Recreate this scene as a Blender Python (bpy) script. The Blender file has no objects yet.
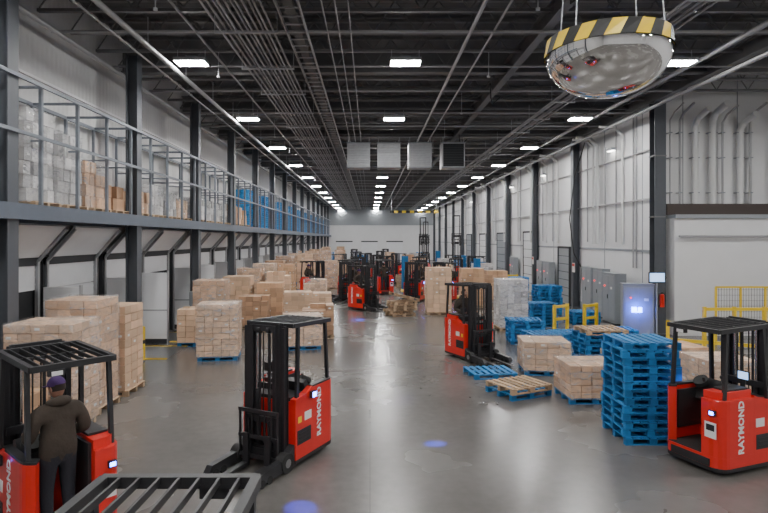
import bpy, math, random
from mathutils import Vector, Matrix, Euler
random.seed(7)
SC = bpy.context.scene
COL = SC.collection
pi = math.pi

# ------------------------------------------------------------------ materials
def M(name, col, rough=.5, metal=0, var=0, noise=0, nscale=6, bump=0, bscale=30, emit=0, coat=0, alpha=1, wave=None):
    m = bpy.data.materials.new(name); m.use_nodes = True
    nt = m.node_tree; N = nt.nodes; L = nt.links
    p = N['Principled BSDF']
    p.inputs['Roughness'].default_value = rough
    p.inputs['Metallic'].default_value = metal
    p.inputs['Coat Weight'].default_value = coat
    p.inputs['Alpha'].default_value = alpha
    c = (*col, 1)
    p.inputs['Base Color'].default_value = c
    if emit:
        p.inputs['Emission Color'].default_value = c
        p.inputs['Emission Strength'].default_value = emit
        return m
    tc = N.new('ShaderNodeTexCoord')
    fac = None
    if var:
        g = N.new('ShaderNodeNewGeometry')
        a = N.new('ShaderNodeMath'); a.operation = 'MULTIPLY_ADD'
        L.new(g.outputs['Random Per Island'], a.inputs[0]); a.inputs[1].default_value = var; a.inputs[2].default_value = 1-var/2
        fac = a.outputs[0]
    if noise:
        n = N.new('ShaderNodeTexNoise'); n.inputs['Scale'].default_value = nscale; n.inputs['Detail'].default_value = 5
        L.new(tc.outputs['Object'], n.inputs['Vector'])
        a = N.new('ShaderNodeMath'); a.operation = 'MULTIPLY_ADD'
        L.new(n.outputs['Fac'], a.inputs[0]); a.inputs[1].default_value = noise*2; a.inputs[2].default_value = 1-noise
        if fac:
            b = N.new('ShaderNodeMath'); b.operation = 'MULTIPLY'; L.new(fac, b.inputs[0]); L.new(a.outputs[0], b.inputs[1]); fac = b.outputs[0]
        else: fac = a.outputs[0]
    if fac:
        v = N.new('ShaderNodeVectorMath'); v.operation = 'SCALE'; v.inputs[0].default_value = col
        L.new(fac, v.inputs['Scale']); L.new(v.outputs[0], p.inputs['Base Color'])
    hsrc = None
    if wave:
        w = N.new('ShaderNodeTexWave'); w.bands_direction = wave[0]; w.inputs['Scale'].default_value = wave[1]
        L.new(tc.outputs['Object'], w.inputs['Vector']); hsrc = w.outputs['Fac']; bump = bump or .4
    elif bump:
        n2 = N.new('ShaderNodeTexNoise'); n2.inputs['Scale'].default_value = bscale; n2.inputs['Detail'].default_value = 4
        L.new(tc.outputs['Object'], n2.inputs['Vector']); hsrc = n2.outputs['Fac']
    if hsrc:
        b = N.new('ShaderNodeBump'); b.inputs['Strength'].default_value = bump; b.inputs['Distance'].default_value = .02
        L.new(hsrc, b.inputs['Height']); L.new(b.outputs[0], p.inputs['Normal'])
    return m

red = M('red_paint', (.70,.022,.014), .32, coat=.4, noise=.08)
black = M('black_paint', (.022,.022,.024), .45)
mastm = M('mast_steel', (.04,.04,.044), .4, .4, noise=.2)
rubber = M('rubber', (.02,.02,.02), .8)
steel = M('bare_steel', (.35,.35,.36), .35, .9, noise=.15)
galv = M('galvanised', (.42,.43,.45), .45, .6, noise=.15)
rackm = M('rack_grey', (.17,.19,.22), .5, .2, noise=.1)
chrome = M('chrome', (.75,.75,.76), .15, 1)
whitep = M('white_print', (.8,.8,.8), .5)
yellow = M('safety_yellow', (.80,.55,.02), .45)
blackst = M('stripe_black', (.02,.02,.02), .5)
card = M('cardboard', (.55,.34,.205), .7, var=.45, noise=.1, bump=.1)
card2 = M('cardboard_light', (.63,.425,.285), .65, var=.42, noise=.1, bump=.1)
card3 = M('cardboard_dark', (.42,.255,.155), .7, var=.5, noise=.1, bump=.1)
tape = M('packing_tape', (.42,.28,.17), .3)
wgoods = M('white_carton', (.50,.49,.49), .6, var=.7, noise=.15)
wood = M('pallet_wood', (.43,.30,.19), .8, var=.5, noise=.2, nscale=10)
bluew = M('pallet_blue', (.012,.17,.42), .7, var=.6, noise=.3, nscale=8)
blueb = M('crate_blue', (.02,.25,.58), .6, var=.5, noise=.2, nscale=8)
label = M('label_white', (.75,.75,.73), .6)
colm = M('column_paint', (.07,.077,.09), .5, noise=.1)
beamm = M('joist_paint', (.17,.17,.175), .55, noise=.15, nscale=2)
girdm = M('girder_paint', (.14,.14,.145), .5, noise=.15, nscale=2)
pipem = M('pipe_grey', (.36,.36,.37), .45, .3)
pipew = M('pipe_white', (.62,.62,.62), .4)
wallw = M('wall_white_panel', (.68,.68,.69), .5, noise=.06, nscale=1.2)
doorw = M('door_white', (.70,.71,.73), .5, noise=.07, nscale=2)
darkg = M('dark_rubber_seal', (.03,.032,.036), .7)
greyb = M('cabinet_grey', (.27,.29,.31), .45, noise=.05)
deckm = M('deck_steel', (.09,.11,.145), .5, noise=.1)
lamp = M('led_panel', (1,.99,.97), emit=220)
bluelamp = M('blue_led', (.03,.09,1), emit=40)
redlamp = M('red_led', (1,.03,.02), emit=4)
screen = M('screen_on', (.35,.55,.9), emit=2)
green = M('green_box', (.03,.22,.12), .5)
hoodie = M('hoodie_cloth', (.050,.037,.028), .9, noise=.25, nscale=12, bump=.5, bscale=14)
trouser = M('trouser_cloth', (.02,.022,.03), .9, bump=.3)
skin = M('skin', (.42,.22,.15), .55)
purple = M('cap_purple', (.085,.035,.16), .8, bump=.2)
hairm = M('hair', (.03,.02,.015), .8)
shoe = M('boot_leather', (.03,.02,.015), .6)

def floor_mat():
    m = bpy.data.materials.new('polished_concrete'); m.use_nodes = True
    nt = m.node_tree; N = nt.nodes; L = nt.links; p = N['Principled BSDF']
    tc = N.new('ShaderNodeTexCoord')
    n1 = N.new('ShaderNodeTexNoise'); n1.inputs['Scale'].default_value = .3; n1.inputs['Detail'].default_value = 4
    n2 = N.new('ShaderNodeTexNoise'); n2.inputs['Scale'].default_value = 6; n2.inputs['Detail'].default_value = 6
    for n in (n1, n2): L.new(tc.outputs['Object'], n.inputs['Vector'])
    mx = N.new('ShaderNodeMath'); mx.operation = 'MULTIPLY_ADD'; mx.inputs[1].default_value = .3
    L.new(n2.outputs['Fac'], mx.inputs[0]); L.new(n1.outputs['Fac'], mx.inputs[2])
    r = N.new('ShaderNodeValToRGB'); e = r.color_ramp.elements
    e[0].position = .35; e[0].color = (.085,.079,.074,1); e[1].position = .95; e[1].color = (.17,.16,.15,1)
    L.new(mx.outputs[0], r.inputs[0])
    br = N.new('ShaderNodeTexBrick'); br.offset = 0
    br.inputs['Scale'].default_value = 1; br.inputs['Brick Width'].default_value = 7.5; br.inputs['Row Height'].default_value = 7.5
    br.inputs['Mortar Size'].default_value = .006
    br.inputs['Color1'].default_value = (1,1,1,1); br.inputs['Color2'].default_value = (1,1,1,1); br.inputs['Mortar'].default_value = (.7,.7,.7,1)
    L.new(tc.outputs['Object'], br.inputs['Vector'])
    mm = N.new('ShaderNodeMix'); mm.data_type = 'RGBA'; mm.blend_type = 'MULTIPLY'; mm.inputs[0].default_value = 1
    L.new(r.outputs[0], mm.inputs[6]); L.new(br.outputs['Color'], mm.inputs[7]); L.new(mm.outputs[2], p.inputs['Base Color'])
    rr = N.new('ShaderNodeMapRange'); rr.inputs['From Min'].default_value=.1; rr.inputs['From Max'].default_value=.9
    rr.inputs['To Min'].default_value = .19; rr.inputs['To Max'].default_value = .33
    L.new(n1.outputs['Fac'], rr.inputs['Value']); L.new(rr.outputs[0], p.inputs['Roughness'])
    p.inputs['Specular IOR Level'].default_value = .65
    return m
floorm = floor_mat()

def wrap_mat():
    m = bpy.data.materials.new('stretch_wrap'); m.use_nodes = True
    nt = m.node_tree; N = nt.nodes; L = nt.links; p = N['Principled BSDF']
    p.inputs['Base Color'].default_value = (.75,.76,.78,1); p.inputs['Roughness'].default_value = .15
    tc = N.new('ShaderNodeTexCoord')
    mp = N.new('ShaderNodeMapping'); mp.inputs['Scale'].default_value = (1.2,1.2,2.6); mp.inputs['Rotation'].default_value=(.2,.15,0); L.new(tc.outputs['Object'], mp.inputs[0])
    n = N.new('ShaderNodeTexNoise'); n.inputs['Scale'].default_value = 2.5; n.inputs['Detail'].default_value = 3; n.inputs['Distortion'].default_value = 1.5
    L.new(mp.outputs[0], n.inputs['Vector'])
    r = N.new('ShaderNodeMapRange'); r.inputs['From Min'].default_value = .4; r.inputs['From Max'].default_value = .7
    r.inputs['To Min'].default_value = .06; r.inputs['To Max'].default_value = .38
    L.new(n.outputs['Fac'], r.inputs['Value']); L.new(r.outputs[0], p.inputs['Alpha'])
    b = N.new('ShaderNodeBump'); b.inputs['Strength'].default_value = .5; b.inputs['Distance'].default_value = .03
    L.new(n.outputs['Fac'], b.inputs['Height']); L.new(b.outputs[0], p.inputs['Normal'])
    return m
wrapm = wrap_mat()
roofm = M('roof_deck', (.12,.12,.125), .6, wave=('Y', 3.0), bump=.8)
wallrib = M('wall_ribbed', (.54,.54,.54), .55, noise=.05, nscale=1, wave=('Y', 1.5), bump=.5)
mirrorm = M('mirror_dome', (.90,.89,.88), .02, 1, bump=.04, bscale=4)
darkint = M('trailer_shade',(.02,.022,.025),.8)

# ------------------------------------------------------------------ builder
class B:
    def __init__(s): s.v=[]; s.f=[]; s.m=[]; s.sm=[]; s.mats=[]
    def mi(s, mat):
        if mat not in s.mats: s.mats.append(mat)
        return s.mats.index(mat)
    def add(s, vs, fs, mat, smooth=False):
        o = len(s.v); s.v += [tuple(x) for x in vs]; k = s.mi(mat)
        for f in fs: s.f.append(tuple(o+i for i in f)); s.m.append(k); s.sm.append(smooth)
    BF = [(0,3,2,1),(4,5,6,7),(0,1,5,4),(1,2,6,5),(2,3,7,6),(3,0,4,7)]
    def box(s, c, d, mat, rz=0, R=None):
        x,y,z = d[0]/2,d[1]/2,d[2]/2
        vs = [Vector(q) for q in [(-x,-y,-z),(x,-y,-z),(x,y,-z),(-x,y,-z),(-x,-y,z),(x,-y,z),(x,y,z),(-x,y,z)]]
        if R is None and rz: R = Matrix.Rotation(rz,3,'Z')
        if R is not None: vs = [R@v for v in vs]
        c = Vector(c); s.add([v+c for v in vs], B.BF, mat)
    def bb(s, x0,x1,y0,y1,z0,z1, mat): s.box(((x0+x1)/2,(y0+y1)/2,(z0+z1)/2),(x1-x0,y1-y0,z1-z0),mat)
    def frame(s, a, b):
        a=Vector(a); b=Vector(b); d=(b-a).normalized()
        up = Vector((0,0,1)) if abs(d.z)<.9 else Vector((0,1,0))
        x = d.cross(up).normalized(); y = x.cross(d).normalized()
        return a,b,x,y
    def beam(s, a, b, w, h, mat):
        a,b,x,y = s.frame(a,b); x=x*w/2; y=y*h/2
        s.add([a-x-y,a+x-y,a+x+y,a-x+y,b-x-y,b+x-y,b+x+y,b-x+y], B.BF, mat)
    def cyl(s, a, b, r, mat, n=10, r2=None, caps=True):
        a,b,x,y = s.frame(a,b); r2 = r if r2 is None else r2
        A=[a+(x*math.cos(2*pi*i/n)+y*math.sin(2*pi*i/n))*r for i in range(n)]
        C=[b+(x*math.cos(2*pi*i/n)+y*math.sin(2*pi*i/n))*r2 for i in range(n)]
        s.add(A+C, [(i,(i+1)%n,n+(i+1)%n,n+i) for i in range(n)], mat, True)
        if caps:
            s.add(A, [tuple(range(n))[::-1]], mat); s.add(C, [tuple(range(n))], mat)
    def tube(s, pts, r, mat, n=8):
        for a,b in zip(pts,pts[1:]): s.cyl(a,b,r,mat,n)
        for p in pts[1:-1]: s.sph(p,(r,r,r),mat,8,6)
    def sph(s, c, r, mat, nu=14, nv=10, v0=0, v1=pi):
        vs=[]; fs=[]
        for j in range(nv+1):
            t=v0+(v1-v0)*j/nv
            for i in range(nu):
                a=2*pi*i/nu; vs.append((c[0]+r[0]*math.sin(t)*math.cos(a), c[1]+r[1]*math.sin(t)*math.sin(a), c[2]+r[2]*math.cos(t)))
        for j in range(nv):
            for i in range(nu):
                k=(i+1)%nu; fs.append((j*nu+i,(j+1)*nu+i,(j+1)*nu+k,j*nu+k))
        s.add(vs,fs,mat,True)
    def prism(s, pts, t0, t1, mat, axis='z'):
        n=len(pts)
        def P(p,t): return (p[0],p[1],t) if axis=='z' else ((t,p[0],p[1]) if axis=='x' else (p[0],t,p[1]))
        vs=[P(p,t0) for p in pts]+[P(p,t1) for p in pts]
        fs=[(i,(i+1)%n,n+(i+1)%n,n+i) for i in range(n)]+[tuple(range(n))[::-1],tuple(range(n,2*n))]
        if axis=='y': fs=[f[::-1] for f in fs]
        s.add(vs,fs,mat)
    def text(s, txt, size, mw, mat):
        cu = bpy.data.curves.new('t','FONT'); cu.body=txt; cu.size=size; cu.extrude=.003; cu.align_x='CENTER'; cu.align_y='CENTER'; cu.resolution_u=2
        cu.offset=.004
        o = bpy.data.objects.new('t',cu); COL.objects.link(o)
        bpy.context.view_layer.update()
        me = bpy.data.meshes.new_from_object(o.evaluated_get(bpy.context.evaluated_depsgraph_get()))
        s.add([mw@v.co for v in me.vertices],[tuple(p.vertices) for p in me.polygons],mat)
        bpy.data.objects.remove(o); bpy.data.curves.remove(cu); bpy.data.meshes.remove(me)
    def merge(s, o, T):
        k = len(s.v); s.v += [tuple(T@Vector(v)) for v in o.v]
        idx = [s.mi(m) for m in o.mats]
        for f,m,sm in zip(o.f,o.m,o.sm): s.f.append(tuple(k+i for i in f)); s.m.append(idx[m]); s.sm.append(sm)
    def mesh(s, name):
        me = bpy.data.meshes.new(name); me.from_pydata(s.v,[],s.f)
        for m in s.mats: me.materials.append(m)
        me.polygons.foreach_set('material_index', s.m); me.polygons.foreach_set('use_smooth', s.sm)
        me.update(); return me
    def obj(s, name, loc=(0,0,0), rz=0, bevel=0, parent=None):
        return put(s.mesh(name), name, loc, rz, bevel, parent)
def put(me, name, loc=(0,0,0), rz=0, bevel=0, parent=None):
    o = bpy.data.objects.new(name, me); COL.objects.link(o); o.location=loc; o.rotation_euler=(0,0,rz)
    if bevel:
        b=o.modifiers.new('bevel','BEVEL'); b.width=bevel; b.segments=2; b.limit_method='ANGLE'; b.angle_limit=.8
    if parent: o.parent=parent
    return o
def heading(h): return math.atan2(-h[0],h[1])

# ------------------------------------------------------------------ room
FAR=100; BACK=-14; XL=-8.3; XR=11.5; XRR=20; YC=22.6; ZR=10.5
b=B(); b.bb(XL,XRR,BACK,FAR,-.2,0,floorm); b.obj('floor')
b=B(); b.bb(XL-.3,XRR+.3,BACK-.3,FAR+.3,ZR,ZR+.2,roofm); b.obj('ceiling')
b=B(); b.bb(XL-.3,XL,BACK,FAR,0,ZR,wallrib)
for z in (6.0,7.7,9.15): b.bb(XL,XL+.05,BACK,FAR,z,z+.07,wallw)
b.obj('wall_left')
b=B(); b.bb(XR,XR+.3,YC,FAR,0,ZR,wallw)
for k in range(20):
    y=YC+1+k*3.8; b.bb(XR-.015,XR,y,y+.05,0,ZR,greyb)
b.bb(XR-.03,XR,YC,FAR,3.2,3.3,greyb)
b.obj('wall_right')
b=B(); b.bb(XR,XRR,YC,YC+.3,0,ZR,wallw); 
for k in range(4): b.bb(XR+2.2*k+1.1,XR+2.2*k+1.14,YC-.012,YC,0,ZR,greyb)
b.obj('wall_alcove')
b=B(); b.bb(XR+.3,XRR,YC-.9,YC-.001,0,4.55,wallw); b.bb(XR+.3,XRR,YC-1.0,YC-.001,4.55,4.7,greyb)
b.bb(XR+.3,XRR,YC-.35,YC-.001,4.7,5.15,M('ledge_brown_shadow',(.06,.045,.04),.7)); b.obj('wall_office')  # dark brown ledge strip; the recess shadow is put into its colour
b=B(); b.bb(XRR,XRR+.3,BACK,YC,0,ZR,wallw); b.obj('wall_side')
b=B(); b.bb(XL,XRR,BACK-.3,BACK,0,ZR,wallw); b.obj('wall_rear')
b=B(); b.bb(XL,XR,FAR,FAR+.3,0,ZR,wallw); b.bb(XL,XR,FAR-.03,FAR,6.2,ZR,greyb)
for x in (-6,-1.5,3): 
    b.bb(x,x+2.8,FAR-.05,FAR,0,3.2,doorw); b.bb(x-.1,x+2.9,FAR-.06,FAR-.01,3.2,3.4,darkg)
b.obj('wall_far')
b=B(); b.bb(XR-.06,XR,YC,FAR,0,.35,greyb); b.obj('baseboard_right')

# roof trusses
b=B(); y=BACK+1
while y<FAR:
    x1 = XRR if y<YC else XR
    b.bb(XL,x1,y-.06,y+.06,9.42,9.50,beamm); b.bb(XL,x1,y-.06,y+.06,10.32,10.42,beamm)
    if y<48:
        x=XL; up=True
        while x<x1-.6:
            b.beam((x,y,9.47 if up else 10.35),(x+.6,y,10.35 if up else 9.47),.03,.03,beamm); x+=.6; up=not up
    y+=1.5
b.obj('roof_trusses')
b=B()
for k in range(-3,16):
    y=12.8+6*k-6
    if y>FAR or y<BACK: continue
    x1 = XRR if y<YC else XR
    b.bb(XL,x1,y-.15,y+.15,9.30,9.34,girdm); b.bb(XL,x1,y-.02,y+.02,9.34,10.0,girdm); b.bb(XL,x1,y-.15,y+.15,10.0,10.04,girdm)
for x in (-1.9,4.6,11.3):
    b.bb(x-.12,x+.12,BACK,FAR,9.18,9.22,girdm); b.bb(x-.02,x+.02,BACK,FAR,9.22,9.62,girdm); b.bb(x-.12,x+.12,BACK,FAR,9.62,9.66,girdm)
b.obj('roof_girders')
# pipes / conduit runs
P0,P1=BACK+.05,FAR-.1
b=B()
b.cyl((-5.75,P0,8.75),(-5.75,P1,8.75),.07,pipem)
for i in range(11): b.cyl((-3.75+i*.13,P0,9.0+.03*(i%3)),(-3.75+i*.13,P1,9.0+.03*(i%3)),.028,pipem,8)
for i in range(3): b.cyl((-1.1+i*.3,P0,9.12),(-1.1+i*.3,P1,9.12),.018,pipem,8)
for i in range(5): b.cyl((6.9+i*.17,P0,8.95+.04*(i%2)),(6.9+i*.17,P1,8.95+.04*(i%2)),.03+.012*(i%2),pipem,8)
for k in range(37):
    y=BACK+1+k*3; b.bb(-3.9,-2.3,y,y+.05,8.9,8.94,galv); b.cyl((-3.88,y,8.9),(-3.88,y,9.5),.012,galv,6); b.cyl((-2.32,y,8.9),(-2.32,y,9.5),.012,galv,6)
    b.bb(6.8,7.7,y+1,y+1.05,8.86,8.9,galv); b.cyl((6.82,y+1,8.9),(6.82,y+1,9.5),.012,galv,6); b.cyl((7.68,y+1,8.9),(7.68,y+1,9.5),.012,galv,6)
    b.cyl((-5.75,y+.5,8.8),(-5.75,y+.5,9.5),.015,galv,6)
for x,z,r in ((10.6,8.7,.06),(10.9,8.8,.04),(-7.8,8.9,.07),(-6.6,9.05,.03),(2.6,9.1,.05),(3.2,9.12,.03),(9.75,9.05,.08),(-4.5,9.1,.03)):
    b.cyl((x,P0,z),(x,P1,z),r,pipem,8)
for k in range(28):
    y=5.2+k*3.1; b.cyl((XL+.05,y,9.12+.05*(k%3)),(XR-.05,y,9.12+.05*(k%3)),.03+.015*(k%2),pipem,8)
for k in range(14):
    y=7+k*5
    for x in (-4.6,3.6,): b.cyl((x,y,9.5),(x,y,8.7),.012,galv,6); b.cyl((x,y,8.7),(x,y,8.65),.05,galv,8)
b.obj('conduit_runs')
b=B()
for x in (-2.1,-1.6): b.bb(x-.015,x+.015,P0,P1,8.95,9.07,galv)
for k in range(225): b.bb(-2.1,-1.6,BACK+.5*k+.1,BACK+.5*k+.13,8.95,8.98,galv)
b.obj('cable_tray')
b=B()
for i in range(5):
    y=2+9*i; b.tube([(3.7+.3*i,y,9.3),(3.8+.3*i,y+.4,8.9),(4.0+.3*i,y+1.0,8.8),(4.4+.3*i,y+1.6,9.2)],.02,rubber,6)
b.obj('hanging_cable')

# ceiling lights
b=B(); b.bb(-.45,.45,-.26,.26,.02,.12,galv); b.bb(-.42,.42,-.23,.23,0,.02,lamp)
for x in (-.4,.4): b.cyl((x,0,.12),(x,0,.4),.01,galv,6)
b.box((0,0,.17),(.3,.12,.1),greyb)
lm=b.mesh('ceiling_light')
for x in (-5.2,1.03,8.96):
    for k in range(-4,12):
        y=16.3+7.6*k
        if BACK<y<FAR: put(lm,'ceiling_light',(x,y,8.85))
for k in range(-4,1): put(lm,'ceiling_light',(16.5,16.3+7.6*k,8.85))

# steel columns
XC=-7.15
b=B()
for s_ in (-1,1): b.bb(-.17,.17,s_*.16-.015,s_*.16+.015,0,9.3,colm)
b.bb(-.015,.015,-.16,.16,0,9.3,colm); b.bb(-.24,.24,-.24,.24,0,.03,colm)
cm=b.mesh('steel_column')
YCOL=[-1.0,5.0]+[10.95+6*k for k in range(15)]
for y in YCOL: put(cm,'steel_column',(XC,y,0),pi/2)
for k in range(10): put(cm,'steel_column',(XR-.25,30.7+7.5*k,0),pi/2)
b=B()
for s_ in (-1,1): b.bb(-.22,.22,s_*.2-.02,s_*.2+.02,0,9.15,colm)
b.bb(-.02,.02,-.18,.18,0,9.15,colm); b.bb(-.3,.3,-.3,.3,0,.04,colm)
for z in (2.2,4.6,7.0): b.bb(-.24,.24,-.225,.225,z,z+.05,girdm)
cbig=b.mesh('steel_column')
put(cbig,'steel_column',(11.4,22.2,0)); put(cbig,'steel_column',(16.3,21.3,0))

# mezzanine deck
b=B(); b.bb(XL+.01,-6.97,2,FAR-.1,4.32,4.42,deckm); b.bb(-6.95,-6.88,2,FAR-.1,4.14,4.46,deckm); b.bb(-7.6,-7.53,2,FAR-.1,4.1,4.32,deckm)
for k in range(48): b.bb(XL+.01,-6.97,2+k*2,2.08+k*2,4.16,4.32,deckm)
b.obj('mezzanine_deck')
b=B()
y=3.0
while y<FAR-2:
    for x in (-7.05,-8.15): b.bb(x-.035,x+.035,y-.035,y+.035,4.42,7.0,rackm)
    if y<60:
        b.beam((-7.05,y,7.0),(-8.15,y,7.0),.04,.06,rackm); b.beam((-7.05,y,5.85),(-8.15,y,5.85),.03,.04,rackm)
    y+=1.5
for z in (5.85,6.95): b.bb(-6.97,-6.92,3,FAR-2,z,z+.07,rackm)
b.bb(-8.19,-8.11,3,FAR-2,6.95,7.03,rackm)
b.obj('pallet_rack')

# dock doors & details
def dock_door(opened=False):
    b=B(); w=2.5
    b.bb(0,.12,-w/2-.15,-w/2,0,3.3,darkg); b.bb(0,.12,w/2,w/2+.15,0,3.3,darkg); b.bb(0,.12,-w/2-.15,w/2+.15,3.1,3.35,darkg)
    z0 = 0
    if opened:
        b.bb(.0,.02,-w/2,w/2,0,3.1,darkint); z0=2.2  # flat dark sheet: shade of the trailer interior painted as colour
        b.bb(.02,.08,-.9,.9,.0,1.5,greyb)
        for i in range(8): b.bb(.08,.1,-.8,.8,.15+i*.16,.2+i*.16,darkg)
    for i in range(5):
        z=.02+i*.62
        if z<z0: continue
        b.bb(.03,.08,-w/2,w/2,z,z+.6,doorw)
        for q in (.12,.3,.48): b.bb(.08,.09,-w/2,w/2,z+q,z+q+.03,doorw)
    if not opened: b.bb(.085,.1,-.35,.35,1.45,1.65,darkg)
    for s_ in (-1,1): b.bb(.08,.16,s_*(w/2)-.04,s_*(w/2)+.04,0,3.2,galv)
    for s_ in (-1,1): b.beam((.14,s_*w/2,3.2),(.85,s_*w/2,4.0),.05,.07,galv)
    b.add([(.18,-w/2+.05,3.3),(.18,w/2-.05,3.3),(.85,w/2-.05,4.05),(.85,-w/2+.05,4.05),(.14,-w/2+.05,3.34),(.14,w/2-.05,3.34),(.81,w/2-.05,4.09),(.81,-w/2+.05,4.09)],
          [(0,3,2,1),(4,5,6,7),(0,1,5,4),(1,2,6,5),(2,3,7,6),(3,0,4,7)],doorw)
    b.cyl((.2,-w/2,3.45),(.2,w/2,3.45),.04,galv)
    return b
dm=dock_door().mesh('door'); dmo=dock_door(True).mesh('door_open')
n=0
for y in YCOL[:15]:
    for q in (1.55,4.45):
        n+=1; put(dmo if n in (4,5,8,12,17) else dm,'door_%d'%n,(XL+.012,y+q,0))
b=B()
b.bb(0,.9,-.03,.03,.02,2.55,doorw); b.bb(0,.9,-.04,.04,.02,.2,darkg); b.bb(0,.9,-.036,.036,1.2,1.24,greyb)
b.bb(.9,.94,-.05,.05,0,2.6,galv)
wm=b.mesh('dock_wing_panel')
for i,y in enumerate(YCOL[1:14]):
    put(wm,'dock_wing_panel',(XL+.18,y+3.0,0))
    if i>0: put(wm,'dock_wing_panel',(XL+.18,y+.35,0))
b=B(); b.bb(-.9,.9,-1,1,.0,.02,steel)
for s_ in (-1,1): b.bb(-.9,.9,s_*1.0-.05,s_*1.0+.05,0,.022,yellow)
lv=b.mesh('dock_leveler_plate')
for y in YCOL[3:14]:
    for q in (1.55,4.45): put(lv,'dock_leveler_plate',(XL+1.05,y+q,.001))
def ctrlbox(c1):
    b=B(); b.bb(-.1,.1,-.12,.12,0,.04,black); b.bb(-.04,.04,-.04,.04,0,1.2,greyb); b.bb(-.06,.1,-.17,.17,1.1,1.65,c1); b.bb(.1,.115,-.12,.12,1.35,1.5,black)
    b.cyl((.1,-.06,1.25),(.13,-.06,1.25),.025,redlamp,10); b.cyl((.1,.06,1.25),(.13,.06,1.25),.025,green,10); return b
cb1=ctrlbox(greyb).mesh('dock_control_box'); cb2=ctrlbox(green).mesh('dock_control_box')
for i,y in enumerate(YCOL[1:13]):
    put(cb1 if i%2 else cb2,'dock_control_box',(-7.15,y-.45,0),0)
b=B(); b.cyl((0,0,0),(0,0,1.0),.06,yellow,12); b.sph((0,0,1.0),(.06,.06,.04),yellow,12,6,0,pi/2); b.cyl((0,0,.5),(0,0,.62),.062,blackst,12)
pm=b.mesh('bollard')
for y in YCOL[3:13]: put(pm,'bollard',(-7.05,y+.45,0))

# ------------------------------------------------------------------ pallets
def pallet(mat, w=1.2, d=1.0):
    b=B()
    for i in range(7): b.box((-w/2+.05+i*(w-.1)/6,0,.131),(.1,d,.018),mat)
    for y in (-d/2+.05,0,d/2-.05):
        b.box((0,y,.112),(w,.09,.02),mat)
        for x in (-w/2+.07,0,w/2-.07): b.box((x,y,.06),(.14,.09,.085),mat)
        b.box((0,y,.01),(w,.1,.018),mat)
    return b
PB=pallet(bluew); PW=pallet(wood); PBt=pallet(bluew,1.02,1.02)
def stack(n, base=PB, top=None, jit=.03, topn=0):
    b=B()
    for i in range(n):
        src = top if (top and i>=n-topn) else base
        T=Matrix.Translation((random.uniform(-jit,jit),random.uniform(-jit,jit),i*.143))@Matrix.Rotation(random.uniform(-jit,jit),4,'Z')
        b.merge(src,T)
    return b
def boxes(nx,ny,nz,h,w=1.15,d=1.0,mat=card,base=PW,missing=0,wrap=False,npal=1,jit=.008):
    b=B()
    for i in range(npal): b.merge(base,Matrix.Translation((0,0,i*.143)))
    z0=.143*npal; bw=w/nx; bd=d/ny; bh=h/nz
    for k in range(nz):
        for i in range(nx):
            for j in range(ny):
                if k==nz-1 and random.random()<missing: continue
                if 0<i<nx-1 and 0<j<ny-1 and k<nz-2: continue
                jx,jy=random.uniform(-jit,jit),random.uniform(-jit,jit)
                cx=-w/2+bw*(i+.5)+jx; cy=-d/2+bd*(j+.5)+jy; cz=z0+bh*(k+.5)
                b.box((cx,cy,cz),(bw-.012,bd-.012,bh-.012),mat,random.uniform(-.012,.012))
                b.box((cx,cy,cz+bh/2-.005),(bw-.02,.045,.003),tape)
                if random.random()<.16:
                    if j==0: b.box((cx+random.uniform(-.05,.05),cy-bd/2,cz),(.09,.008,.05),label)
                    if j==ny-1: b.box((cx,cy+bd/2,cz),(.09,.008,.05),label)
                    if i==0: b.box((cx-bw/2,cy,cz),(.008,.09,.05),label)
                    if i==nx-1: b.box((cx+bw/2,cy,cz),(.008,.09,.05),label)
    if wrap: wrapskin(b,w+.03,d+.03,z0-.03,z0+h+.03)
    return b
def wrapskin(b,w,d,z0,z1):
    n=10; m=10; per=[]
    for i in range(4*n):
        s_=i//n; t=(i%n)/n
        per.append([(-w/2+w*t,-d/2),(w/2,-d/2+d*t),(w/2-w*t,d/2),(-w/2,d/2-d*t)][s_])
    vs=[]
    for j in range(m+1):
        z=z0+(z1-z0)*j/m
        for p in per:
            q=1+random.uniform(-.01,.012); vs.append((p[0]*q,p[1]*q,z+random.uniform(-.01,.01)))
    N=4*n
    fs=[(j*N+i,j*N+(i+1)%N,(j+1)*N+(i+1)%N,(j+1)*N+i) for j in range(m) for i in range(N)]
    vs.append((0,0,z1+.02)); c=len(vs)-1
    fs+=[(m*N+i,m*N+(i+1)%N,c) for i in range(N)]
    b.add(vs,fs,wrapm,True)

G='boxed_goods_pallet'
# near-left
boxes(5,3,12,2.0,1.3,1.05,card2,wrap=True).obj(G,(-6.22,11.0,0),.0)
boxes(4,3,12,2.3,1.1,1.05,card,wrap=True).obj(G,(-6.35,12.4,0),.0)
boxes(4,3,10,2.0,1.1,1.05,card2).obj(G,(-6.35,13.8,0),.0)
boxes(3,3,4,.9,1.1,.9,card,PB).obj(G,(-6.4,9.75,0),.0)
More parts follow.
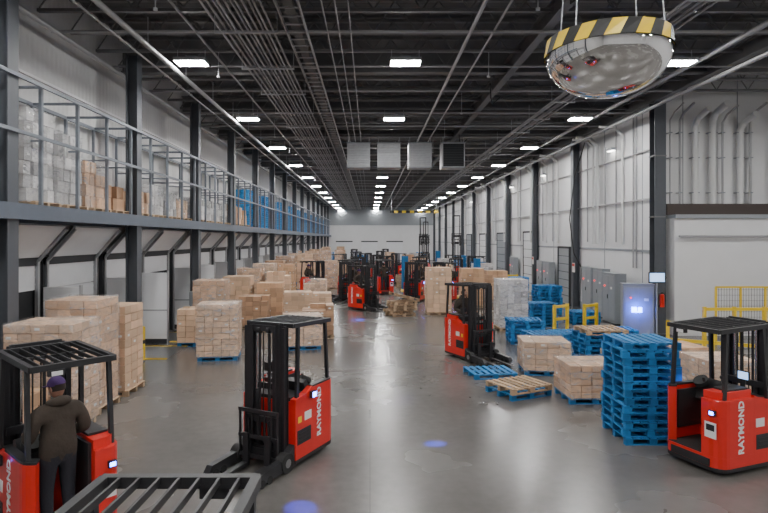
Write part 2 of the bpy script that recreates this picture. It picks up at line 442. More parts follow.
# left mid
boxes(5,4,9,1.6,1.25,1.1,card2,PB,wrap=True).obj(G,(-4.75,17.7,0),.12)
boxes(4,4,6,1.15,1.2,1.1,card2,PB,missing=.2).obj(G,(-6.15,20.0,0),.1)
boxes(4,3,9,2.0,1.2,1.1,card,wrap=True).obj(G,(-6.25,22.1,0),.05)
boxes(4,3,5,1.0,1.3,1.1,card2,PB,wrap=True).obj(G,(-2.35,19.4,0),.2)
boxes(4,3,6,1.1,1.2,1.1,card3,missing=.25).obj(G,(-2.0,21.5,0),.1)
boxes(4,3,6,1.2,1.2,1.1,card3,missing=.2).obj(G,(-4.9,23.9,0),.03)
boxes(4,3,7,1.3,1.2,1.1,card2).obj(G,(-3.2,24.8,0),.15)
boxes(4,3,7,1.55,1.2,1.1,card,PB).obj(G,(-4.7,26.6,0),.05)
boxes(4,3,5,1.0,1.2,1.1,card2,missing=.3).obj(G,(-2.5,27.4,0),.1)
for i,(x,y,h,mt,bs) in enumerate([(-6.1,26.0,1.9,card2,PB),(-6.2,29.2,2.1,card,PB),(-4.8,29.6,1.9,card2,PW),(-6.1,32.6,2.2,card2,PW),(-5.2,34.2,2.1,card,PB),(-3.0,30.9,1.4,card2,PW),
      (-6.2,36.6,2.2,card3,PW),(-6.1,40,2.4,card3,PW),(-4.6,40.6,2.1,card2,PB),(-3.1,42.2,2.0,card,PW),(-5.2,45,2.4,card2,PW),(-6.3,47.3,2.4,card,PB),(-2.3,46.5,1.6,card2,PW),(-4.4,49,2.3,card3,PW),(-6.1,52.5,2.5,card2,PW),(-4.5,56,2.4,card,PW),(-6,61,2.5,card2,PW),(-3.5,66,2.3,card,PB),(-5.5,70,2.5,card2,PW),(-6.2,79.5,2.5,card,PW),(-4.4,84,2.5,card2,PW)]):
    boxes(4,3,max(4,int(h/.2)),h,1.2,1.1,mt,bs,missing=(0,.25,.5)[i%3],wrap=(i%2==1)).obj(G,(x,y,0),random.uniform(-.1,.1))
# right
boxes(4,3,10,2.2,1.2,1.0,card2).obj(G,(3.4,28.0,0),.03)
boxes(4,3,8,2.0,1.2,1.0,card).obj(G,(5.6,31.0,0),.03)
boxes(4,3,5,.78,1.25,1.1,card2,PB,wrap=True).obj(G,(4.9,15.85,0),-.1)
boxes(5,3,5,.74,1.2,1.1,card,PB,wrap=True).obj(G,(5.12,13.2,0),.02)
boxes(4,3,8,1.95,1.15,1.0,wgoods,PW,wrap=True).obj('wrapped_goods_pallet',(5.85,23.3,0),.05)
boxes(4,3,5,.85,1.2,1.1,card2,PB,wrap=True).obj(G,(8.2,13.2,0),.05)
boxes(4,3,5,.75,1.2,1.1,card,PB).obj(G,(8.3,15.2,0),.1)
boxes(4,3,7,1.7,1.2,1.1,card,PW).obj(G,(7.6,34,0),.05)
boxes(4,3,7,1.9,1.2,1.1,card2,PW).obj(G,(4.9,38,0),.05)
boxes(4,3,8,2.0,1.2,1.1,wgoods,PW,wrap=True).obj('wrapped_goods_pallet',(7.4,37.0,0),.05)
boxes(4,3,8,2.0,1.2,1.1,wgoods,PW,wrap=True).obj('wrapped_goods_pallet',(6.2,46.3,0),.05)
boxes(4,3,7,1.9,1.2,1.1,card2,PW).obj(G,(4.6,51,0),.05)
boxes(4,3,7,1.9,1.2,1.1,card,PW).obj(G,(4.2,62,0),.05)
boxes(4,3,7,1.9,1.2,1.1,wgoods,PW,wrap=True).obj('wrapped_goods_pallet',(5.4,68,0),.05)
boxes(4,3,7,1.9,1.2,1.1,card2,PW).obj(G,(2.6,74,0),.05)
# pallet stacks
S='pallet_stack'
stack(13,PBt).obj(S,(5.15,10.7,0),.0)
stack(6,PB,PW,topn=1).obj(S,(6.75,14.4,0),.1)
stack(8,PB,PW,topn=1).obj(S,(6.75,16.5,0),.05)
stack(5,PB).obj(S,(5.7,18.3,0),.1); stack(6,PB).obj(S,(5.6,20.3,0),-.05)
stack(3,PB).obj(S,(7.2,20.2,0),.1); stack(4,PB).obj(S,(8.8,20.0,0),-.1); stack(7,PB).obj(S,(7.4,24.4,0),.05)
stack(4,PB).obj(S,(9.4,24.8,0),.05)
stack(1,PB).obj('pallet',(3.3,15.5,0),.15)
stack(2,PB,PW,topn=1,jit=.06).obj('pallet',(3.65,13.6,0),.5)
b=stack(5,PW,jit=.12); b.merge(PW,Matrix.Translation((.15,-.1,.85))@Matrix.Rotation(.25,4,'Y')@Matrix.Rotation(.3,4,'Z')); b.obj(S,(1.5,27.6,0),.3)
for x,y,k,pp in ((-2.0,57.5,9,PB),(-1.0,72,12,PB),(-5.5,76,14,PB),(-1.0,84,8,PB),(2.6,43,7,PW),(8.9,28.2,10,PB),(9.6,50,12,PB),(9.6,60,14,PB),(6.8,75,14,PB),(9.6,36.5,9,PB)):
    stack(k,pp).obj(S,(x,y,0),.05)
# stored goods on mezzanine
Zd=4.42
for y,h,w_,mt in ((9.75,1.8,True,wgoods),(12.35,2.0,True,wgoods),(13.6,1.7,True,wgoods),(14.85,1.2,True,card),(16.1,.7,False,card3),(17.9,.7,False,card2)):
    boxes(3,4,max(2,int(h/.28)),h,.8,1.05,mt,PW,missing=.3,wrap=w_,jit=.03).obj('stored_goods_pallet',(-7.68,y,Zd),0)
boxes(3,3,6,1.7,.6,.9,card2,pallet(wood,.6,.9),missing=.3,wrap=True,jit=.03).obj('stored_goods_pallet',(-7.78,11.1,Zd),0)
for y,h,w_,mt in ((19.2,1.0,True,wgoods),(20.5,.85,True,wgoods),(21.8,.7,True,card2),(24.2,.95,True,wgoods),(25.5,.9,True,wgoods),(26.8,.85,True,wgoods),(28.0,.95,True,wgoods),(30.0,1.0,False,card),(31.3,.95,False,card2),(32.6,.85,False,card)):
    boxes(3,4,max(2,int(h/.28)),h,.8,1.05,mt,PW,missing=.25,wrap=w_,jit=.02).obj('stored_goods_pallet',(-7.68,y,Zd),0)
PBs=pallet(blueb,.8,1.12)
y=33.9; i=0
while y<92:
    if min(abs(y-c) for c in YCOL)>.74: stack((16,13,15,12)[i%4],PBs,jit=.02).obj(S,(-7.62,y,Zd)); i+=1; y+=1.2
    else: y+=.2

# ------------------------------------------------------------------ reach truck
def truck(raise_=0):
    b=B()
    def arc(cx,cy,r,a0,a1,n=5): return [(cx+r*math.cos(a0+(a1-a0)*i/n),cy+r*math.sin(a0+(a1-a0)*i/n)) for i in range(n+1)]
    foot=[(.54,.2),(-.54,.2)]+arc(-.34,-.85,.2,pi,1.5*pi)+arc(.34,-.85,.2,1.5*pi,2*pi)
    b.prism(foot,.07,.13,black); b.prism(foot,.13,.30,red)
    fr=[(.2,-.3),(.2,-1.05)]+arc(.34,-.85,.2,1.5*pi,2*pi)+[(.54,-.3)]
    b.prism(fr,.30,1.2,red); fr2=[(.2,-.3),(.2,-1.0)]+arc(.32,-.82,.17,1.5*pi,2*pi)+[(.49,-.3)]
    b.prism(fr2,1.2,1.32,red); b.bb(.22,.46,-.8,-.34,1.32,1.35,black)
    fl=[(-.43,-.3),(-.54,-.3)]+arc(-.34,-.85,.2,pi,1.35*pi,4)+[(-.36,-.92),(-.43,-.85)]
    b.prism(fl,.30,1.22,red); b.prism([(q[0]*.985,q[1]) for q in fl],1.22,1.25,black)
    for x0,x1 in ((-.54,-.43),(.40,.54)): b.prism([(-.3,1.05),(-.3,1.24),(-.1,1.16),(.2,1.12),(.2,1.05)],x0,x1,red,'x')
    b.bb(-.54,.54,-.3,.2,.30,1.08,red); b.bb(-.42,.40,-.28,.18,1.08,1.14,black); b.bb(-.545,.545,-.25,.15,.36,.60,mastm)
    for s_ in (-1,1):
        for q in (.40,.46,.52): b.bb(s_*.548-.004,s_*.548+.004,-.2,.1,q,q+.02,blackst)
    b.bb(-.43,.2,-1.03,-.3,.29,.31,rubber)
    b.bb(-.43,-.39,-.85,-.3,.5,1.15,black); b.bb(.16,.2,-.95,-.3,.5,1.28,black)
    b.box((0,-1.055,.2),(.7,.03,.12),black)
    b.prism([(-.46,.98),(-.3,.98),(-.2,1.3),(-.3,1.34)],-.42,.42,black,'x')
    b.cyl((-.28,-.42,1.26),(-.28,-.46,1.32),.12,rubber,16); b.cyl((-.2,-.47,1.31),(-.2,-.49,1.38),.025,rubber,8)
    b.cyl((.1,-.38,1.28),(.1,-.42,1.42),.03,black,10); b.sph((.1,-.42,1.44),(.045,.06,.04),black,10,6)
    b.box((.3,-.2,1.5),(.2,.03,.15),black); b.box((.3,-.218,1.5),(.17,.004,.12),screen); b.cyl((.3,-.19,1.3),(.3,-.19,1.45),.02,black,8)
    Rm=Matrix(((0,0,1,.545),(1,0,0,-.60),(0,1,0,.76),(0,0,0,1)))
    rot90=Matrix.Rotation(pi/2,4,'Z')
    b.text('RAYMOND',.17,Matrix.Translation((.002,0,0))@Rm@rot90,whitep)
    Lm=Matrix(((0,0,-1,-.545),(-1,0,0,-.50),(0,1,0,.76),(0,0,0,1)))
    b.text('RAYMOND',.17,Matrix.Translation((-.002,0,0))@Lm@rot90,whitep)
    for s_ in (-1,1):
        b.bb(s_*.543-.003,s_*.543+.003,-.26,-.06,.72,.86,label); b.bb(s_*.543-.003,s_*.543+.003,.03,.13,.72,.82,yellow)
    b.box((.36,-1.052,.72),(.2,.006,.25),label); b.box((.36,-1.056,.76),(.14,.006,.1),black)
    b.cyl((-.2,-.72,.13),(-.05,-.72,.13),.13,rubber,18); b.cyl((.25,-.8,.1),(.35,-.8,.1),.09,rubber,14)
    for s_ in (-1,1):
        x=s_*.46
        b.prism([(.15,.05),(1.1,.05),(1.18,.1),(1.1,.2),(.45,.24),(.15,.42)],x-.06,x+.06,mastm,'x')
        for y in (.85,1.03): b.cyl((x-.0675,y,.065),(x+.0675,y,.065),.064,rubber,14)
        b.cyl((x-.08,.4,.16),(x+.08,.4,.16),.155,rubber,18); b.cyl((x-.085,.4,.16),(x+.085,.4,.16),.07,steel,12)
    for s_ in (-1,1):
        for i,(x,y,zt,d) in enumerate(((.37,.27,2.3,.13),(.30,.30,2.36,.11),(.235,.33,2.33,.09))):
            z0=.08+raise_*i; zt+=raise_*i
            b.bb(s_*x-.012,s_*x+.012,y-d/2,y+d/2,z0,zt,mastm)
            b.bb(s_*x-.035,s_*x+.035,y-d/2,y-d/2+.018,z0,zt,mastm); b.bb(s_*x-.035,s_*x+.035,y+d/2-.018,y+d/2,z0,zt,mastm)
        b.cyl((s_*.19,.27,.12),(s_*.19,.27,1.25),.04,mastm,10); b.cyl((s_*.19,.27,1.25),(s_*.19,.27,2.25+raise_),.022,chrome,10)
        b.bb(s_*.1-.02,s_*.1+.02,.3,.32,.3,2.2+raise_,mastm); b.tube([(s_*.05,.28,.4),(s_*.05,.28,2.2)],.012,rubber,6)
        b.cyl((s_*.1-.03,.32,2.25),(s_*.1+.03,.32,2.25),.06,mastm,14)
    for z,y in ((2.27,.24),(1.3,.21),(.35,.22)): b.bb(-.38,.38,y-.03,y+.03,z-.05,z+.05,mastm)
    for z,y,i in ((2.33,.30,1),(.8,.30,1),(2.28,.33,2),(.3,.33,2)): b.bb(-.31+.06*(i-1),.31-.06*(i-1),y-.03,y+.03,z-.05+raise_*i,z+.05+raise_*i,mastm)
    rz=raise_*2
    for z in (.26,.8): b.bb(-.34,.34,.38,.42,z-.05+rz,z+.05+rz,mastm)
    for s_ in (-1,1):
        b.beam((s_*.2,.40,.25+rz),(s_*.2,.47,.8+rz),.03,.06,mastm); b.bb(s_*.3-.03,s_*.3+.03,.38,.43,.16+rz,.85+rz,mastm)
        b.bb(s_*.38-.015,s_*.38+.015,.46,.49,.16+rz,.95+rz,mastm)
    for z in (.2,.52,.94): b.bb(-.40,.40,.46,.50,z-.03+rz,z+.03+rz,mastm)
    for i in range(5): b.bb(-.26+i*.13-.01,-.26+i*.13+.01,.465,.49,.52+rz,.93+rz,mastm)
    for s_ in (-1,1):
        b.bb(s_*.22-.055,s_*.22+.055,.50,.545,.06+rz,.58+rz,mastm)
        b.prism([(.50,.05+rz),(1.53,.05+rz),(1.55,.065+rz),(.56,.11+rz),(.50,.11+rz)],s_*.22-.055,s_*.22+.055,mastm,'x')
    for s_ in (-1,1):
        b.beam((s_*.49,.10,1.0),(s_*.46,.02,2.3),.05,.07,black)
        b.beam((s_*.47,-.9,1.0),(s_*.46,-.82,2.3),.05,.06,black)
        b.beam((s_*.46,.16,2.32),(s_*.46,-.98,2.28),.06,.07,black)
    b.beam((-.48,.16,2.32),(.48,.16,2.32),.06,.07,black); b.beam((-.48,-.98,2.28),(.48,-.98,2.28),.06,.07,black)
    for i in range(7): b.beam((-.36+i*.12,.16,2.33),(-.36+i*.12,-.98,2.29),.018,.045,black)
    b.beam((-.46,-.4,2.3),(.46,-.4,2.3),.04,.03,black)
    b.bb(-.3,-.12,-1.02,-.96,2.18,2.25,black); b.box((-.21,-1.03,2.21),(.12,.01,.05),whitep)
    b.box((.4,-1.06,1.0),(.1,.05,.08),black); b.box((.4,-1.088,1.0),(.07,.008,.05),bluelamp)
    b.box((-.585,-.25,1.12),(.06,.12,.11),black); b.box((-.618,-.25,1.12),(.008,.1,.08),bluelamp)
    return b
TM=truck().mesh('reach_truck'); TMR=truck(1.6).mesh('reach_truck')
def place_truck(x,y,h,me=None,name='reach_truck'):
    e=bpy.data.objects.new(name,None); COL.objects.link(e); e.location=(x,y,0); e.rotation_euler=(0,0,heading(h))
    put(me or TM,'truck_body',bevel=.008,parent=e); return e
place_truck(-1.6,9.55,(-.46,-.89))
place_truck(-4.22,7.26,(-.75,.66))
place_truck(-1.15,2.42,(.0,-1))
place_truck(6.25,9.6,(.93,.36))
place_truck(3.3,17.6,(.42,-.9))
DR=[]
for x,y,h,r,dr in ((-.15,29.8,(.7,-.7),0,1),(2.6,33.8,(-.4,-.9),0,1),(-3.4,35.8,(.8,-.5),0,1),(.9,38.5,(-.2,1),0,1),(-.9,43.5,(.2,-1),0,1),(.6,50,(0,-1),0,0),(2.6,55.5,(-.6,-.6),0,0),(-1.4,62,(.3,.9),0,0),
    (6.4,41.5,(.2,.98),1,0),(7.0,49.8,(-1,.1),0,0),(1.5,46.8,(.5,-.8),0,0),(1.2,66,(-.3,-.9),0,0),(4.2,45.5,(.4,.9),1,0),(-2.6,53,(1,.2),0,0),(2.2,80,(0,-1),0,0),(-2.2,78,(0,-1),0,0),
    (-1.4,34.2,(-.3,-.95),0,1),(4.3,33.6,(-.6,-.8),0,1),(-1.2,38.8,(.6,.8),0,0),(3.3,37.2,(.1,-1),0,1),(5.6,57,(.3,.9),1,0),(-.3,56,(.4,-.9),0,0),(8.6,46.5,(-.7,-.7),0,0)):
    place_truck(x,y,h,TMR if r else TM)
    if dr: DR.append((x,y,h))
DR.append((3.3,17.6,(.42,-.9)))
def spot(name, loc, tgt, size, e):
    l=bpy.data.lights.new(name,'SPOT'); l.color=(.0,.04,1); l.energy=e; l.spot_size=size; l.spot_blend=.7; l.shadow_soft_size=.03
    o=bpy.data.objects.new(name,l); COL.objects.link(o); o.location=loc
    o.rotation_euler=(Vector(tgt)-Vector(loc)).to_track_quat('-Z','Y').to_euler(); return o
spot('blue_spotlight',(-.80,9.9,2.2),(1.19,10.25,0),.12,3600)
spot('blue_spotlight',(-1.6,8.7,2.4),(-.97,7.8,0),.2,1900)
spot('blue_spotlight',(3.0,16.6,2.4),(.7,13.0,0),.14,900)
spot('blue_spotlight',(-.15,29.3,2.4),(-.6,26.0,0),.2,1500)
pl=bpy.data.lights.new('cabinet_status_light','POINT'); pl.color=(.02,.1,1); pl.energy=50; pl.shadow_soft_size=.08
po=bpy.data.objects.new('cabinet_status_light',pl); COL.objects.link(po); po.location=(10.1,21.1,1.1)

# ------------------------------------------------------------------ worker
def skinned(name, verts, edges, radii, lv=2, parent=None):
    me=bpy.data.meshes.new(name); me.from_pydata(verts,edges,[]); o=bpy.data.objects.new(name,me); COL.objects.link(o)
    o.modifiers.new('s','SKIN')
    if not me.skin_vertices: 
        bpy.context.view_layer.objects.active=o; bpy.ops.mesh.customdata_skin_add()
    for i,r in enumerate(radii):
        sv=me.skin_vertices[0].data[i]; sv.radius = r if isinstance(r,tuple) else (r,r); sv.use_root=(i==0)
    ss=o.modifiers.new('ss','SUBSURF'); ss.levels=lv; ss.render_levels=lv
    bpy.context.view_layer.update()
    m2=bpy.data.meshes.new_from_object(o.evaluated_get(bpy.context.evaluated_depsgraph_get()))
    bpy.data.objects.remove(o); o=bpy.data.objects.new(name,m2); COL.objects.link(o)
    for p in m2.polygons: p.use_smooth=True
    if parent: o.parent=parent
    return o
def worker(loc,rz):
    e=bpy.data.objects.new('warehouse_worker',None); COL.objects.link(e); e.location=loc; e.rotation_euler=(0,0,rz)
    V=[(0,0,.96),(0,-.01,1.12),(0,0,1.30),(0,.01,1.43),(0,.02,1.50),(0,.035,1.57)]
    E=[(0,1),(1,2),(2,3),(3,4),(4,5)]; R=[(.20,.15),(.205,.155),(.225,.155),(.18,.125),(.08,.075),(.058,.06)]
    hands={}
    for s_ in (-1,1):
        k=len(V)
        hx = -.22 if s_<0 else .20
        V+=[(s_*.215,.0,1.41),(s_*.32,.0,1.14),(hx*1.15,.20,1.08),(hx,.30,1.09),(hx,.345,1.095)]
        R+=[.105,.082,.062,.038,(.040,.026)]
        E+=[(3,k),(k,k+1),(k+1,k+2),(k+2,k+3),(k+3,k+4)]
        hands[s_]=Vector((hx,.345,1.095))
        k=len(V)
        V+=[(s_*.10,.0,.86),(s_*.12,.03,.50),(s_*.12,-.02,.12),(s_*.125,.03,.055),(s_*.135,.15,.045)]
        R+=[.12,.085,.066,.052,(.048,.036)]
        E+=[(0,k),(k,k+1),(k+1,k+2),(k+2,k+3),(k+3,k+4)]
    o=skinned('body',V,E,R,2,e); me=o.data; me.materials.clear()
    for m in (hoodie,trouser,shoe,skin): me.materials.append(m)
    for p in me.polygons:
        c=p.center
        if c.z<.13: k=2
        elif c.z<.88: k=1
        elif c.y>.275 and c.z<1.2: k=3
        elif c.z>1.525: k=3
        else: k=0
        p.material_index=k
    for s_,h in hands.items():
        for i,(ln) in enumerate((.068,.078,.072,.056)):
            x=h.x+(-.03+i*.02)*(-s_)
            y=h.y+.025; z=h.z+.008
            vs=[(x,y-.015,z),(x,y+ln*.42,z+.004),(x,y+ln*.75,z-.018),(x,y+ln*.70,z-.045)]
            f=skinned('finger',vs,[(0,1),(1,2),(2,3)],[.0105,.0095,.009,.007],1,e); f.data.materials.clear(); f.data.materials.append(skin)
        x=h.x-s_*.032
        f=skinned('thumb',[(x,h.y-.02,h.z),(x-s_*.028,h.y+.012,h.z-.014),(x-s_*.026,h.y+.045,h.z-.03)],[(0,1),(1,2)],[.013,.011,.009],1,e)
        f.data.materials.clear(); f.data.materials.append(skin)
    b=B(); nu,nv=24,18; vs=[];fs=[]
    for j in range(nv+1):
        t=pi*j/nv
        for i in range(nu):
            a=2*pi*i/nu; x=.077*math.sin(t)*math.cos(a); y=.098*math.sin(t)*math.sin(a); z=.118*math.cos(t)
            if z<0: x*=1-.30*(-z/.118); y=y*(1-.15*(-z/.118)) if y<0 else y
            if y>.07 and abs(x)<.02:
                if -.05<z<.02: y+=.022*(1-abs(x)/.02)*(1-(z+.05)/.08)+.004
            if y>.05 and abs(z-.015)<.015 and .02<abs(x)<.05: y-=.008
            if y>.05 and abs(z+.065)<.01: y+=.004
            vs.append((x,y,z))
    for j in range(nv):
        for i in range(nu):
            k=(i+1)%nu; fs.append((j*nu+i,(j+1)*nu+i,(j+1)*nu+k,j*nu+k))
    b.add(vs,fs,skin,True)
    for s_ in (-1,1):
        b.sph((s_*.030,.083,.012),(.012,.008,.008),label,8,6); b.sph((s_*.030,.090,.012),(.005,.003,.005),black,8,6)
        b.sph((s_*.078,-.005,-.005),(.009,.020,.032),skin,8,8)
        b.box((s_*.030,.092,.032),(.03,.006,.006),hairm)
    b.box((0,.090,-.062),(.045,.008,.010),M('lips',(.35,.12,.10),.6))
    b.sph((0,-.012,.012),(.081,.095,.115),hairm,20,12,0,pi*.62) 
    hd=b
    b2=B(); b2.sph((0,-.004,.040),(.088,.108,.095),purple,22,8,0,pi/2); b2.cyl((0,-.004,.028),(0,-.004,.045),.088,purple,22)
    b2.prism([(-.07,.07),(.07,.07),(.06,.15),(.03,.175),(-.03,.175),(-.06,.15)],.03,.038,purple)
    T=Matrix.Translation((0,.045,1.665))@Matrix.Rotation(.35,4,'Z')@Matrix.Rotation(-.18,4,'X')@Matrix.Scale(1.06,4)
    c=B(); c.merge(hd,T); c.obj('head',parent=e)
    c=B(); c.merge(b2,T); c.obj('cap',parent=e)
    hv=[(.115*math.cos(a),.010+.105*math.sin(a)+.0,1.505-.035*math.sin(a)) for a in [pi*.05-i*(pi*1.1)/8 for i in range(9)]]
    f=skinned('hood',hv,[(i,i+1) for i in range(8)],[.03,.038,.05,.062,.068,.062,.05,.038,.03],2,e)
    f.data.materials.clear(); f.data.materials.append(hoodie)
    return e
def seat_pos(x,y,h):
    t=heading(h); return Vector((x,y,0))+Matrix.Rotation(t,3,'Z')@Vector((-.12,-.80,.312)), t
p,th=seat_pos(-4.22,7.26,(-.75,.66))
W0=worker(p,th); kids=[o for o in COL.objects if o.parent==W0]
for x,y,h in DR:
    p,t=seat_pos(x,y,h)
    e=bpy.data.objects.new('warehouse_worker',None); COL.objects.link(e); e.location=p; e.rotation_euler=(0,0,t)
    for k in kids:
        if k.name.startswith(('body','head','hood','finger','thumb')) or (x<0 and k.name.startswith('cap')):
            o=bpy.data.objects.new(k.name.split('.')[0],k.data); COL.objects.link(o); o.parent=e

# ------------------------------------------------------------------ convex mirror dome
b=B(); n=28; r0,r1=.46,.445; 
for i in range(n):
    a0=2*pi*i/n; a1=2*pi*(i+1)/n; sk=.13
    P=lambda r,a,z:(r*math.cos(a),r*math.sin(a),z)
    b.add([P(r0,a0,0),P(r0,a1,0),P(r1,a1+sk,.115),P(r1,a0+sk,.115)],[(0,1,2,3)],yellow if i%2 else blackst)
    b.add([P(r1,a0+sk,.115),P(r1,a1+sk,.115),P(.40,a1+sk,.12),P(.40,a0+sk,.12)],[(0,1,2,3)],blackst)
b.sph((0,0,0),(.45,.45,.32),mirrorm,64,20,pi/2,pi)
b.cyl((0,0,.115),(0,0,.12),.42,black,28)
for a in (.6,2.2,3.8,5.4): b.cyl((.42*math.cos(a),.42*math.sin(a),.12),(.1*math.cos(a),.1*math.sin(a),4.2),.006,galv,6)
b.obj('convex_mirror_dome',(1.80,4.25,5.15))

# ------------------------------------------------------------------ hvac units
def hvac(dark):
    b=B(); c=darkg if dark else galv
    b.bb(-.6,.6,-.5,.5,0,1.35,galv); b.bb(-.54,.54,-.52,-.5,.08,1.27,c)
    for i in range(9): b.box((0,-.53,.16+i*.13),(1.04,.05,.012),black if dark else steel,R=Matrix.Rotation(.5,3,'X'))
    for x in (-.55,.55):
        for y in (-.45,.45): b.cyl((x,y,1.3),(x,y,1.65),.015,galv,6)
    b.bb(-.64,.64,-.54,-.5,0,.06,greyb); b.bb(-.64,.64,-.54,-.5,1.29,1.35,greyb)
    return b
hm=hvac(False).mesh('hvac_unit'); hmd=hvac(True).mesh('hvac_unit')
for i,x in enumerate((-.6,1.0,2.65,4.4)): put(hmd if i==3 else hm,'hvac_unit',(x,30,7.5))

# ------------------------------------------------------------------ guard rails, right side
def rail(w,h=1.1,posts=2):
    b=B()
    for i in range(posts): x=-w/2+w*i/(posts-1); b.bb(x-.05,x+.05,-.05,.05,0,h,yellow); b.bb(x-.1,x+.1,-.1,.1,0,.02,yellow)
    for z in (h*.5,h-.08): b.bb(-w/2,w/2,-.03,.03,z-.05,z+.05,yellow)
    return b
rail(.8,1.15).obj('guard_rail',(7.6,22.3,0),.6); rail(.8,1.15).obj('guard_rail',(8.9,22.6,0),.6)
rail(3.0,1.5,4).obj('guard_rail',(12.6,18.6,0),.0); rail(1.6,1.5,3).obj('guard_rail',(15.0,17.6,0),.8)
rail(2.4,1.2,3).obj('guard_rail',(10.4,17.0,0),-.5); rail(2.2,1.1,3).obj('guard_rail',(10.8,14.0,0),.2)
rail(2.5,1.2,3).obj('guard_rail',(9.4,40.5,0),0); rail(2,1.2,3).obj('guard_rail',(4.3,42.3,0),0)
b=B()
for i in range(4): b.bb(i*.9-.03,i*.9+.03,-.03,.03,0,2.0,yellow)
for i in range(28): b.bb(i*.1-.004,i*.1+.004,-.004,.004,.1,2.0,black)
for i in range(10): b.bb(0,2.7,-.004,.004,.1+i*.2,.108+i*.2,black)
b.bb(0,2.7,-.03,.03,1.97,2.03,yellow); b.obj('machine_guard_fence',(12.6,20.4,0))
def cabinet(w,d,h):
    b=B(); b.bb(-w/2,w/2,-d/2,d/2,.05,h,greyb); b.bb(-w/2-.02,w/2+.02,-d/2,d/2,0,.06,black); b.bb(-w/2-.02,w/2+.02,-d/2-.02,d/2,h,h+.04,greyb)
    b.bb(-w/2+.05,-.01,-d/2-.02,-d/2,.15,h-.08,greyb); b.bb(.01,w/2-.05,-d/2-.02,-d/2,.15,h-.08,greyb)
    b.bb(-.06,-.03,-d/2-.05,-d/2-.02,h*.5,h*.5+.18,black); b.box((w/4,-d/2-.025,h*.72),(.16,.01,.1),label); b.cyl((-w/4,-d/2-.02,h*.75),(-w/4,-d/2-.06,h*.75),.03,redlamp,10)
    return b
cabinet(1.3,.5,2.2).obj('electrical_cabinet',(10.9,25.0,0),-pi/2,.01)
c=cabinet(1.1,.5,2.0); c.bb(-.25,.12,-.29,-.27,.95,1.15,bluelamp); c.obj('electrical_cabinet',(10.3,21.6,0),-.25,.01)
for y in (27.0,28.4,34.9,36.3,43.4): cabinet(1.2,.35,2.3).obj('electrical_cabinet',(11.15,y,0),-pi/2,.01)
b=B(); b.cyl((0,0,0),(0,0,2.2),.03,greyb); b.bb(-.3,.3,-.03,.03,2.12,2.52,black); b.box((0,-.033,2.33),(.54,.005,.32),screen); b.bb(-.2,.2,-.2,.2,0,.03,black)
b.obj('monitor_stand',(10.6,20.7,0))
for i,(y,w,h,mt) in enumerate(((32.9,1.8,3.2,greyb),(40.0,3.0,4.2,doorw),(48.6,3.0,4.2,greyb),(56.5,3.0,4.2,doorw),(64.4,3,4.2,greyb))):
    b=B(); b.bb(-.08,0,-w/2,w/2,0,h,mt); b.bb(-.12,0,-w/2-.1,-w/2,0,h+.1,darkg); b.bb(-.12,0,w/2,w/2+.1,0,h+.1,darkg); b.bb(-.12,0,-w/2,w/2,h,h+.12,darkg)
    for k in range(6): b.bb(-.09,-.08,-w/2,w/2,h*(k+1)/7,h*(k+1)/7+.03,darkg)
    b.obj('door_%d'%(40+i),(XR-.035,y,0))
b=B()
for x,zt,r,mt in ((12.4,9.0,.05,pipem),(13.0,8.8,.12,pipew),(13.7,9.0,.14,pipew),(14.1,8.9,.04,pipem),(14.8,8.6,.12,pipew),(15.2,9.0,.05,pipem),(12.0,9.0,.03,pipem)):
    b.tube([(x,YC-.2,5.16),(x,YC-.2,zt-.5),(x+.1,YC-.35,zt-.2),(x+.1,YC-1.0,zt)],r,mt,12)
    for z in (5.6,7.0,8.0): b.box((x,YC-.15,z),(r*2+.06,.25,.04),greyb)
b.cyl((XR+.4,YC-1.05,3.85),(XRR-.1,YC-1.05,3.85),.05,pipem); b.obj('wall_pipes')
b=B()
for y,zt in ((24,9),(24.3,9),(26,9.1),(27.2,8.2),(29.4,8.9),(31.5,9),(31.8,9),(35,8.8),(37,9),(42.5,9),(50.8,9)):
    b.cyl((XR-.08,y,2.5 if y<26 else 3.6),(XR-.08,y,zt),.035,pipem,8)
for i,y in enumerate((25.2,28.0,28.5,34,36.0,39.5,43,46.8,47.4,52,55,59,62,67,71)):
    b.tube([(XR-.14,y,3.5),(XR-.14,y,8.4),(XR-.5,y,8.75),(XR-1.2,y,8.8)],.09 if i%2 else .06,pipew,10)
for z in (5.4,7.4): b.cyl((XR-.08,YC+.2,z),(XR-.08,FAR-.2,z),.04,pipem,8)
b.tube([(11.2,29,9),(10.6,29,7),(10.4,29.2,4.8),(10.7,29.4,3),(11.1,29.5,2.3)],.025,rubber,8)
b.obj('conduit_drops')
b=B(); b.bb(-.25,0,-.3,.3,0,.12,greyb); b.bb(-.22,-.02,-.27,.27,-.01,0,M('wall_lamp_glow',(1,.97,.9),emit=15)); wl=b.mesh('wall_lamp')
for y in (26.4,36.7,45,54,63): put(wl,'wall_lamp',(XR-.01,y,7.9))
for x,y,z in ((11.05,30.4,2.2),(11.05,38.0,2.3)):
    b=B(); b.box((0,0,0),(.02,.35,.5),label); b.box((-.012,0,.14),(.004,.33,.14),red); b.obj('safety_sign',(x,y,z))
b=B(); b.cyl((0,0,0),(0,0,.45),.08,red,14); b.sph((0,0,.45),(.08,.08,.06),red,14,6,0,pi/2); b.cyl((0,0,.5),(0,0,.58),.025,black,8); b.tube([(0,0,.56),(.1,0,.5),(.12,0,.2)],.012,rubber,6)
b.bb(-.1,.1,.06,.1,.05,.5,steel); b.obj('fire_extinguisher',(11.4,21.85,1.1))
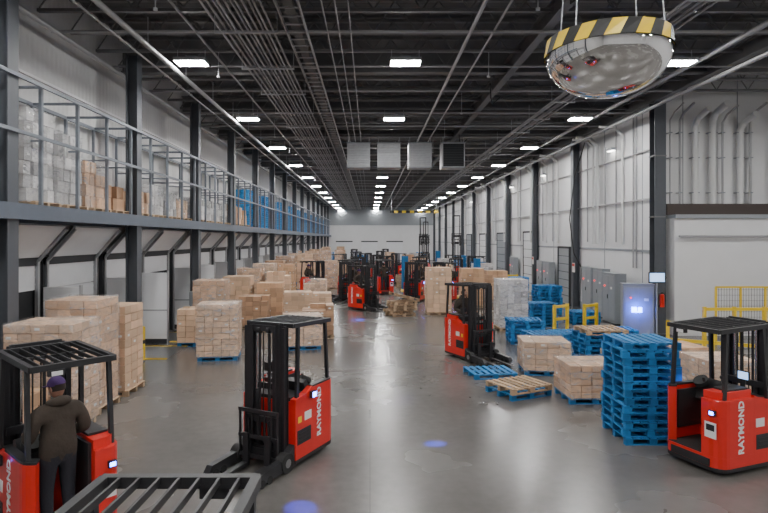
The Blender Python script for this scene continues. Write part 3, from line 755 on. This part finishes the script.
def conveyor(L_):
    b=B(); 
    for y in (-.4,.4): b.bb(-L_/2,L_/2,y-.03,y+.03,.75,.9,yellow)
    k=int(L_/.15)
    for i in range(k): b.cyl((-L_/2+.1+i*.15,-.37,.85),(-L_/2+.1+i*.15,.37,.85),.035,steel,8)
    for i in range(int(L_/1.5)+1):
        for y in (-.4,.4): b.bb(-L_/2+.05+i*1.45-.04,-L_/2+.05+i*1.45+.04,y-.04,y+.04,0,.78,bluew)
    return b
conveyor(4).obj('roller_conveyor',(8.9,43.6,0)); conveyor(5).obj('roller_conveyor',(7.5,54,0),.1); conveyor(4).obj('roller_conveyor',(13.5,15.8,0),0)
b=B(); b.cyl((0,0,0),(0,0,.08),.8,yellow,28); b.bb(.9,1.2,-.2,.2,0,2.5,bluew); b.bb(.6,.95,-.12,.12,1.0,1.5,greyb); b.cyl((.75,-.2,1.0),(.75,-.2,1.5),.09,label,14); b.bb(-.2,1.2,-.25,.25,0,.07,yellow)
wmx=b.mesh('stretch_wrap_machine')
put(wmx,'stretch_wrap_machine',(5.9,35.8,0),.3); put(wmx,'stretch_wrap_machine',(7.6,58,0),2); put(wmx,'stretch_wrap_machine',(3.0,40.2,0),2)
# hanging clearance bar
b=B()
for i in range(12): b.bb(-3+i*.5,-2.5+i*.5,-.05,.05,0,.3,yellow if i%2 else blackst)
for x in (-2.8,2.8): b.cyl((x,0,.3),(x,0,2.2),.02,galv,6)
b.obj('clearance_bar',(5.5,70,7.0))

cam=bpy.data.cameras.new('camera'); co=bpy.data.objects.new('camera',cam); COL.objects.link(co)
co.location=(0,0,3.75); co.rotation_euler=(pi/2,0,0); cam.lens=26.25; cam.sensor_width=36
cam.shift_x=14/768; cam.shift_y=-17.5/768; cam.clip_end=400; cam.clip_start=.1
SC.camera=co
w=bpy.data.worlds.new('world'); SC.world=w; w.use_nodes=True
w.node_tree.nodes['Background'].inputs[0].default_value=(.5,.55,.6,1); w.node_tree.nodes['Background'].inputs[1].default_value=.3
